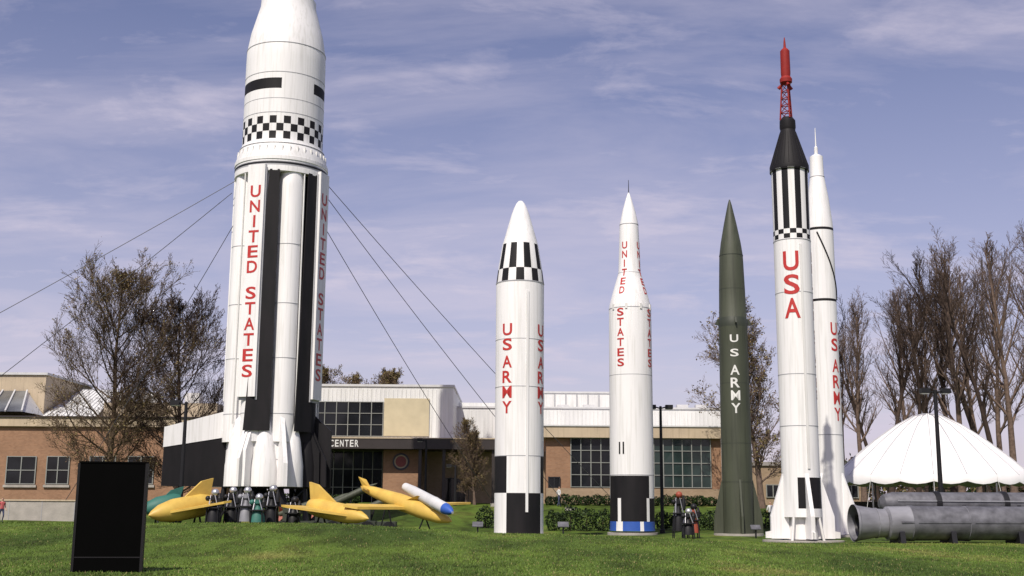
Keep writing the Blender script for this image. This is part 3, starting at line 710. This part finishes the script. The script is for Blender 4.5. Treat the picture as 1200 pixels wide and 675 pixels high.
# ---------------------------------------------------------------- tent
def tent():
    Y=86; c=sv(1091,560,Y); zt=sv(1091,486,Y).z; ze=sv(1091,561,Y).z; R=6.85; n=20; h=zt-ze
    zg=H(c.x,Y); mb=MB()
    prof=[(.0,1.02),(.05,1.01),(.16,.97),(.35,.82),(.55,.61),(.75,.37),(.9,.17),(1.0,.03),(1.0,-.07)]
    vs=[];fs=[]; N2=4*n
    for k,(r,q) in enumerate(prof):
        for i in range(N2):
            a=2*math.pi*i/N2; ph=(i%4)/4; sag=.075*h*math.sin(math.pi*ph)*math.sin(math.pi*min(1,r*.9+.05))
            zz=ze+h*q-sag
            if k==len(prof)-1: zz-=.14*math.sin(math.pi*ph)
            vs.append((c.x+R*r*math.cos(a),Y+R*r*math.sin(a),zz))
    for k in range(len(prof)-1):
        for i in range(N2): fs.append((k*N2+i,k*N2+(i+1)%N2,(k+1)*N2+(i+1)%N2,(k+1)*N2+i))
    mb.add(vs,fs,"tent_fabric",True)
    for i in range(n):
        a=2*math.pi*i/n; pr=None
        for r,q in prof[1:-1]:
            p=Vector((c.x+R*r*math.cos(a),Y+R*r*math.sin(a),ze+h*q+.01))
            if pr: mb.tube(pr,p,.03,.03,"tent_seam",5)
            pr=p
    par=empty("event_tent"); mb.build("canopy",par); mb=MB()
    for i in range(0,n,2):
        a=2*math.pi*i/n; mb.tube((c.x+R*.985*math.cos(a),Y+R*.985*math.sin(a),zg-.2),(c.x+R*.985*math.cos(a),Y+R*.985*math.sin(a),ze+.1),.06,.06,"dull_metal",8)
        mb.tube((c.x+R*math.cos(a),Y+R*math.sin(a),ze),(c.x+(R+1)*math.cos(a),Y+(R+1)*math.sin(a),zg),.015,.015,"letter_white",4)
    mb.tube((c.x,Y,zg-.2),(c.x,Y,zt-.1),.1,.08,"dull_metal",8)
    mb.build("poles",par); mb=MB()
    for dx,dy in ((-3.5,-2),(-1,1),(2,-2.4),(4,1.5),(0,-4),(-4,3)):
        mb.lathe((c.x+dx,Y+dy,zg),(c.x+dx,Y+dy,zg+.75),[(0,.35),(.06,.05),(.94,.05),(.95,.8),(1,.8)],"dark_metal",16)
        for k in range(5):
            g=k*1.26; x=c.x+dx+1.1*math.cos(g); y=Y+dy+1.1*math.sin(g)
            mb.box(x-.2,x+.2,y-.2,y+.2,zg+.42,zg+.46,"dark_metal"); mb.box(x-.2,x-.17,y-.2,y+.2,zg+.46,zg+.9,"dark_metal")
            for ex in(-.18,.18):
                for ey in(-.18,.18): mb.box(x+ex-.015,x+ex+.015,y+ey-.015,y+ey+.015,zg,zg+.42,"dark_metal")
    mb.box(c.x-6,c.x+6,Y+5.9,Y+6.0,zg,zg+2.0,"dark_fascia")  # added dark sheet standing in for the shade inside the tent
    mb.build("tables_and_chairs",par)
tent()

# ---------------------------------------------------------------- black sign
def sign():
    mb=MB(); Y=29.5; zt=sv(134,543,Y).z; xa=sv(92,600,Y).x; xb=sv(168,600,Y).x; z0=H(xa,Y); B="sign_black"
    a=rad(9); u=Vector((math.cos(a),math.sin(a),0)); n=Vector((-math.sin(a),math.cos(a),0)); c=Vector(((xa+xb)/2,Y,0)); w=(xb-xa)/2
    mb.obox(c+Vector((0,0,(zt+z0-.1)/2)),u*w,n*.11,Vector((0,0,(zt-z0+.1)/2)),B)
    mb.obox(c+Vector((0,0,zt+.02)),u*(w+.015),n*.125,Vector((0,0,.02)),B)
    for s in(-1,1): mb.obox(c+u*s*(w+.005)+Vector((0,0,(zt+z0)/2)),u*.03,n*.125,Vector((0,0,(zt-z0)/2)),"black_paint")
    mb.obox(c-n*.115+Vector((0,0,z0+.35)),u*(w-.03),n*.008,Vector((0,0,.015)),"black_paint")
    mb.build("information_sign")
sign()

# ---------------------------------------------------------------- lamps
def lamp(px,Y,ytop,two=True,k=1.0):
    mb=MB(); X=sx(px,Y); zg=H(X,Y); zt=zat(X,Y,ytop); D="dark_metal"
    mb.lathe((X,Y,zg-.1),(X,Y,zt),[(0,.18),(.04,.18),(.045,.12*k),(.5,.105*k),(1,.085*k)],D,12)
    for s in ((-1,1) if two else (-1,)):
        mb.tube((X,Y,zt-.15),(X+s*.4,Y,zt-.05),.05,.05,D,6)
        mb.box(X+s*.56-.24,X+s*.56+.24,Y-.22,Y+.22,zt-.18,zt+.08,D); mb.box(X+s*.56-.2,X+s*.56+.2,Y-.17,Y+.17,zt-.21,zt-.182,"lamp_glass")
    mb.build("street_lamp")
lamp(211,62,471,False); lamp(776,78,476); lamp(1104,64,457,True,1.15); lamp(533,104,545,False); lamp(498,104,515,False)

# ---------------------------------------------------------------- exhibits
def engine(px,Y,h,ball="silver",body="lightmetal"):
    mb=MB(); X=sx(px,Y); z=H(X,Y); D="dark_metal"
    for dx in(-.3,.3):
        for dy in(-.3,.3): mb.tube((X+dx,Y+dy,z-.1),(X+dx*.8,Y+dy*.8,z+h*.5),.035,.035,D,6)
    mb.box(X-.36,X+.36,Y-.36,Y+.36,z+h*.5-.04,z+h*.5+.02,D)
    mb.lathe((X,Y,z+.15*h),(X,Y,z+.78*h),[(0,.36),(.25,.33),(.55,.22),(.72,.11),(.78,.10),(.85,.17),(1,.17)],body,20)
    mb.sphere((X+.05,Y,z+h*.86),.19,ball,14); mb.sphere((X-.26,Y-.1,z+h*.72),.13,body,12)
    mb.lathe((X+.28,Y-.05,z+h*.55),(X+.28,Y-.05,z+h*.85),[(0,.06),(.1,.12),(.6,.12),(.8,.07),(1,.05)],D,12)
    for k in range(4):
        g=k*1.6+.4; mb.tube((X+.15*math.cos(g),Y+.15*math.sin(g),z+h*.8),(X+.32*math.cos(g+.5),Y+.32*math.sin(g+.5),z+h*.45),.03,.03,"silver",6)
    mb.build("rocket_engine_display")
for px,h,b,dy in ((250,1.9,"dark_metal",0),(271,2.15,"dark_metal",1.2),(288,2.0,"lightmetal",-.4),(318,2.2,"dark_metal",.5),(302,1.6,"teal_paint",-.8)): engine(px,56.5+dy,h,"silver",b)
engine(344,58,1.7,"dark_metal","dark_metal"); engine(795,66,2.75,"rust_red","dark_metal"); engine(812,67,2.0,"dark_metal","rust_red"); engine(806,64,1.7,"silver","dark_metal")
def winged(a,b,R,col,wing,finc,tail,name,up):
    # small winged missile on a low cradle: body, pointed nose, delta wings, swept fin
    mb=MB(); d=(b-a); L=d.length; dn=d.normalized(); s=Vector((-dn.y,dn.x,0)).normalized()
    mb.lathe(a,b,[(0,R*.45),(.02,R*.8),(.15,R),(.6,R),(.82,R*.72),(.94,R*.35),(1,.02)],col,20)
    for k in (-1,1):
        p0=a+dn*L*.08; p1=a+dn*L*.78
        mb.prism([p0+s*k*R*.6,p1+s*k*R*.6,p0+dn*L*.12+s*k*(R+1.5)+Vector((0,0,up)),p0+s*k*(R+1.55)+Vector((0,0,up))],Vector((0,0,1)),.05,wing)
    mb.prism([a+dn*.05+Vector((0,0,R*.6)),a+dn*L*.5+Vector((0,0,R*.7)),a+dn*.55+Vector((0,0,tail)),a-dn*.1+Vector((0,0,tail+.05))],s,.06,finc)
    for q in (.2,.6):
        c=a+d*q; z=H(c.x,c.y)
        for k in (-1,1): mb.tube(c+s*k*.4+Vector((0,0,z-c.z-.1)),c,.05,.05,"dark_metal",6)
    mb.build(name)
winged(sv(246,590,58),sv(174,604,55.5),.55,"yellow_paint","yellow_paint","yellow_paint",1.15,"winged_missile_exhibit",.15)
winged(sv(212,588,61),sv(166,598,60),.5,"teal_paint","teal_paint","teal_paint",.7,"winged_missile_exhibit",.3)
winged(sv(364,593,58.5),sv(432,608,55.5),.45,"yellow_paint","yellow_paint","yellow_paint",1.1,"winged_missile_exhibit",.05)
def drone():
    mb=MB(); a=sv(424,571,60); b=sv(529,611,55.5)
    mb.lathe(a,b,[(0,.05),(.03,.16),(.15,.26),(.45,.40),(.7,.40),(.88,.30),(.97,.14),(1,.03)],"yellow_paint",22)
    p=sv(474,570,58.5); q=sv(531,601,54.6)
    mb.lathe(p,q,[(0,.14),(.02,.20),(.2,.25),(.62,.27),(.63,.285),(.66,.285),(.67,.27),(.85,.27),(.93,.20),(.99,.06)],"roof_trim",20,matf=lambda k,i:"blue_paint" if k>=7 else "roof_trim")
    m=a.lerp(b,.5); t=p.lerp(q,.45)
    mb.prism([m+Vector((-.3,-.05,0)),m+Vector((.5,-.2,-.1)),t+Vector((.25,0,0)),t+Vector((-.4,0,.1))],(0,1,0),.06,"yellow_paint")
    w=sv(402,594,56); mb.prism([m+Vector((-.35,0,-.1)),m+Vector((.45,-.3,-.22)),w+Vector((.7,-.2,-.05)),w+Vector((0,.1,.06)),w+Vector((.1,.5,.1))],(.1,0,1),.06,"yellow_paint")
    w2=m+Vector((2.6,2.4,.05)); mb.prism([m+Vector((-.2,.2,.0)),m+Vector((.6,.1,-.1)),w2+Vector((.5,0,0)),w2],(.1,0,1),.05,"yellow_paint")
    d=(b-a).normalized(); mb.prism([a+d*.1,a+d*.9,a+d*.5+Vector((-.1,0,.5)),a+d*.1+Vector((-.25,0,.55))],(0,1,0),.035,"yellow_paint")
    mb.prism([a+d*.1+Vector((0,-.9,.05)),a+d*.6+Vector((0,-.9,0)),a+d*.8+Vector((0,.9,0)),a+d*.15+Vector((0,.9,.05))],(0,0,1),.03,"yellow_paint")
    for k in (.3,.72):
        c=a.lerp(b,k); z=H(c.x,c.y); 
        for s in(-.35,.35): mb.tube((c.x+s,c.y,z-.1),(c.x,c.y,c.z-.2),.04,.04,"dark_metal",6)
    mb.build("target_drone_aircraft")
drone()
def launcher(px,Y,L,h):
    mb=MB(); X=sx(px,Y); z=H(X,Y); D="dark_metal"
    mb.box(X-L/2,X+L/2,Y-.5,Y+.5,z+.5,z+.75,"olive_dark")
    for s in(-.35,.35):
        mb.lathe((X+s*L,Y-.65,z+.38),(X+s*L,Y-.45,z+.38),[(0,.38),(1,.38)],D,16); mb.lathe((X+s*L,Y+.45,z+.38),(X+s*L,Y+.65,z+.38),[(0,.38),(1,.38)],D,16)
    mb.lathe((X-L/2,Y,z+h*.55),(X+L/2,Y,z+h),[(0,.14),(.1,.18),(.75,.18),(1,.02)],"olive_paint",14)
    mb.tube((X-.3,Y,z+.7),(X,Y,z+h*.75),.06,.06,D,6); mb.box(X-L*.4,X-L*.1,Y-.4,Y+.4,z+.75,z+1.4,"olive_dark")
    for k in range(3):
        g=k*2.1; mb.prism([(X-L/2,Y,z+h*.55),(X-L/2+.5,Y,z+h*.6),(X-L/2,Y+.5*math.cos(g),z+h*.55+.5*math.sin(g))],(0,.3,.1),.03,"rust_red")
    mb.build("missile_on_launcher")
launcher(412,63,2.6,2.7); launcher(355,66,2.6,2.0); launcher(440,68,2.4,2.2); launcher(390,70,2.4,2.4)

def lying():
    par=empty("horizontal_rocket_stage"); mb=MB(); Y=57.5
    c0=sv(1036,613,Y); c1=Vector((c0.x+13,Y+.6,c0.z+.05))
    prof=[(0,.55),(.01,.78),(.09,.80),(.091,.84),(.105,.84),(.106,.80),(.30,.80),(.301,.83),(.315,.83),(.316,.80),(.55,.80),(.551,.83),(.56,.83),(.561,.80),(.98,.80),(1,.6)]
    mb.lathe(c0,c1,prof,"lightmetal",40,matf=lambda k,i:"dull_metal" if k in (3,4,5,7,8,9,11,12) else "lightmetal")
    mb.build("stage_body",par); mb=MB()
    d=(c1-c0).normalized()
    mb.lathe(c0+d*.02,c0-d*1.5,[(0,.66),(.25,.68),(.26,.72),(.30,.72),(.31,.69),(.9,.84),(.93,.88),(1,.88)],"lightmetal",32,caps=False)
    mb.lathe(c0-d*.3,c0-d*1.48,[(0,.05),(.02,.5),(1,.80)],"dull_metal",32,caps=False)
    mb.lathe(c0-d*.3,c0-d*1.3,[(0,.12),(.3,.14),(1,.42)],"dark_metal",20,caps=False)
    mb.build("engine_skirt",par); mb=MB()
    for q in (.06,.25,.5,.8):
        p=c0.lerp(c1,q); z=H(p.x,p.y)
        mb.prism([(p.x-.15,p.y-.9,z-.1),(p.x-.15,p.y+.9,z-.1),(p.x-.15,p.y+.75,z+.55),(p.x-.15,p.y,z+.22),(p.x-.15,p.y-.75,z+.55)],(1,0,0),.12,"dark_metal")
    mb.build("cradles",par); mb=MB()
    mb.obox(c0.lerp(c1,.4)+Vector((0,-.80,.05)),d*4.6,Vector((0,.03,0)),Vector((0,0,.04)),"dull_metal")
    mb.build("cable_duct",par)
    par=empty("horizontal_rocket_stage"); mb=MB(); e0=sv(1030,590,61.5); e1=Vector((e0.x+14,62,e0.z+.05))
    mb.lathe(e0,e1,[(0,.2),(.015,.45),(.05,.58),(.2,.58),(.2,.64),(.22,.64),(.22,.58),(.45,.58),(.45,.64),(.47,.64),(.47,.58),(1,.58)],"dull_metal",28,matf=lambda k,i:"dark_metal" if k in(3,4,5,8,9) else "dull_metal")
    mb.obox(e0.lerp(e1,.5)+Vector((0,-.60,.12)),(6.2,.2,0),(0,.03,0),(0,0,.035),"silver")  # pale strip standing in for the highlight along the stage
    for q in (.1,.3,.5,.7,.9): 
        x=e0.x+14*q; mb.box(x-.14,x+.14,61.0,62.5,H(x,61.5)-.1,e0.z-.4,"dark_metal")
        mb.prism([(x,61.0,e0.z-.4),(x,61.0,e0.z-.05),(x,61.3,e0.z-.4)],(1,0,0),.1,"dark_metal")
    mb.build("stage_body",par)
lying()
def plaque(px,Y):
    mb=MB(); X=sx(px,Y); z=H(X,Y); mb.box(X-.04,X+.04,Y-.04,Y+.04,z-.1,z+.55,"dark_metal"); mb.obox((X,Y,z+.6),(.28,0,0),(0,.15,.12),(0,-.01,.02),"dull_metal"); mb.build("information_plaque")
plaque(660,62); plaque(885,68); plaque(560,63)

# ---------------------------------------------------------------- people
def person(px,Y,shirt,pants,rz,ph=0.0):
    pts={'pel':(0,0,.95,.13),'sp':(0,0,1.15,.125),'ch':(0,.01,1.36,.15),'nk':(0,.01,1.50,.055),'hd0':(0,-.01,1.58,.075),'hd':(0,-.01,1.67,.095),'hdt':(0,0,1.74,.07)}
    E=[('pel','sp'),('sp','ch'),('ch','nk'),('nk','hd0'),('hd0','hd'),('hd','hdt')]
    for s,n in((-1,'l'),(1,'r')):
        st=.16*s*ph
        pts.update({n+'hip':(.10*s,0,.90,.095),n+'kn':(.11*s,-st*.6,.50,.062),n+'an':(.11*s,st*.5+.02,.09,.042),n+'to':(.12*s,st*.5-.14,.04,.035),
          n+'sh':(.19*s,.01,1.42,.06),n+'el':(.25*s,.03+st*.4,1.14,.043),n+'wr':(.26*s,-.06-st*.3,.90,.03),n+'ha':(.26*s,-.08-st*.3,.83,.035)})
        E+=[('pel',n+'hip'),(n+'hip',n+'kn'),(n+'kn',n+'an'),(n+'an',n+'to'),('ch',n+'sh'),(n+'sh',n+'el'),(n+'el',n+'wr'),(n+'wr',n+'ha')]
    ks=list(pts); me=bpy.data.meshes.new("p"); me.from_pydata([pts[k][:3] for k in ks],[(ks.index(a),ks.index(b)) for a,b in E],[])
    ob=bpy.data.objects.new("p",me); scene.collection.objects.link(ob)
    ob.modifiers.new("s",'SKIN'); ob.modifiers.new("d",'SUBSURF').levels=2
    for i,k in enumerate(ks): sv_=me.skin_vertices[0].data[i]; sv_.radius=(pts[k][3],pts[k][3]*.85); sv_.use_root=(k=='pel')
    bpy.context.view_layer.update()
    m2=bpy.data.meshes.new_from_object(ob.evaluated_get(bpy.context.evaluated_depsgraph_get())); bpy.data.objects.remove(ob)
    for n in("skin","hair",shirt,pants,"shoe"): m2.materials.append(M[n])
    for p in m2.polygons:
        c=p.center; p.use_smooth=True
        p.material_index=4 if c.z<.09 else 3 if c.z<.97 and abs(c.x)<.21 else 2 if c.z<1.47 and c.z>1.10 or (abs(c.x)<.19 and .97<=c.z<1.47) else (1 if c.z>1.70 or (c.z>1.56 and c.y>.03) else 0)
    o=bpy.data.objects.new("person",m2); scene.collection.objects.link(o); X=sx(px,Y); o.location=(X,Y,H(X,Y)); o.rotation_euler=(0,0,rz)
person(2,86,"shirt_red","trousers",.8,1); person(903,88,"shirt_white","trousers",-.6,1); person(909,88.5,"shirt_red","trousers",.3,0)
person(655,104,"shirt_white","trousers",2,1)

# ---------------------------------------------------------------- light
el=rad(50); sd=Vector((-0.34,-0.94,0)).normalized()*math.cos(el); sd.z=math.sin(el)
sl=bpy.data.lights.new("sun",'SUN'); sl.energy=4.7; sl.angle=rad(.5); sl.color=(1,.935,.83)
so=bpy.data.objects.new("sun",sl); scene.collection.objects.link(so); so.rotation_euler=sd.to_track_quat('Z','Y').to_euler()
w=bpy.data.worlds.new("World"); scene.world=w; w.use_nodes=True; nt=w.node_tree; N=nt.nodes; L=nt.links
bg=N["Background"]; bg.inputs["Strength"].default_value=0.10
sky=N.new("ShaderNodeTexSky"); sky.sky_type='NISHITA'; sky.sun_disc=False; sky.sun_elevation=el; sky.sun_rotation=math.atan2(sd.x,sd.y)
sky.air_density=1.0; sky.dust_density=1.0; sky.ozone_density=2.0
tc=N.new("ShaderNodeTexCoord"); sp=N.new("ShaderNodeSeparateXYZ"); L.new(tc.outputs["Generated"],sp.inputs[0])
def mth(op,a,b=None,c=False):
    n=N.new("ShaderNodeMath"); n.operation=op; n.use_clamp=c
    for i,x in enumerate((a,b)):
        if x is None: continue
        if isinstance(x,(int,float)): n.inputs[i].default_value=x
        else: L.new(x,n.inputs[i])
    return n.outputs[0]
zz=mth('ADD',mth('MAXIMUM',sp.outputs[2],0),.16)
u=mth('DIVIDE',sp.outputs[0],zz); v=mth('DIVIDE',sp.outputs[1],zz)
cb=N.new("ShaderNodeCombineXYZ"); L.new(u,cb.inputs[0]); L.new(v,cb.inputs[1])
def cloud(rot,scl,loc,ns,det,rough,dist,a,b):
    mp=N.new("ShaderNodeMapping"); mp.inputs["Rotation"].default_value=(0,0,rad(rot)); mp.inputs["Scale"].default_value=scl; mp.inputs["Location"].default_value=loc; L.new(cb.outputs[0],mp.inputs[0])
    n1=N.new("ShaderNodeTexNoise"); n1.inputs["Scale"].default_value=ns; n1.inputs["Detail"].default_value=det; n1.inputs["Roughness"].default_value=rough; n1.inputs["Distortion"].default_value=dist; L.new(mp.outputs[0],n1.inputs["Vector"])
    cr=N.new("ShaderNodeValToRGB"); cr.color_ramp.elements[0].position=a; cr.color_ramp.elements[1].position=b; L.new(n1.outputs["Fac"],cr.inputs[0]); return cr.outputs[0]
c1=cloud(14,(.6,1.3,1),(3.1,1.7,0),1.5,10,.60,.5,.45,.70)
c2=cloud(-8,(1.0,1.7,1),(7.3,2.2,0),3.0,10,.62,.3,.53,.70)
zc=mth('MAXIMUM',sp.outputs[2],0)
haze=mth('MULTIPLY',mth('POWER',mth('SUBTRACT',1,mth('MULTIPLY',zc,2.2),True),1.4),.64)
fac=mth('ADD',mth('ADD',mth('MULTIPLY',c1,.42),mth('MULTIPLY',c2,.34)),haze,True); fac=mth('MINIMUM',fac,.92)
tint=N.new("ShaderNodeMix"); tint.data_type='RGBA'; tint.blend_type='MULTIPLY'; tint.inputs[0].default_value=1; L.new(sky.outputs[0],tint.inputs[6]); tint.inputs[7].default_value=(1.18,.93,1.05,1)
mx=N.new("ShaderNodeMix"); mx.data_type='RGBA'; L.new(fac,mx.inputs[0]); L.new(tint.outputs[2],mx.inputs[6]); mx.inputs[7].default_value=(6.7,6.15,7.4,1)
L.new(mx.outputs[2],bg.inputs["Color"])
scene.view_settings.view_transform='Standard'; scene.view_settings.look='None'; scene.view_settings.exposure=0
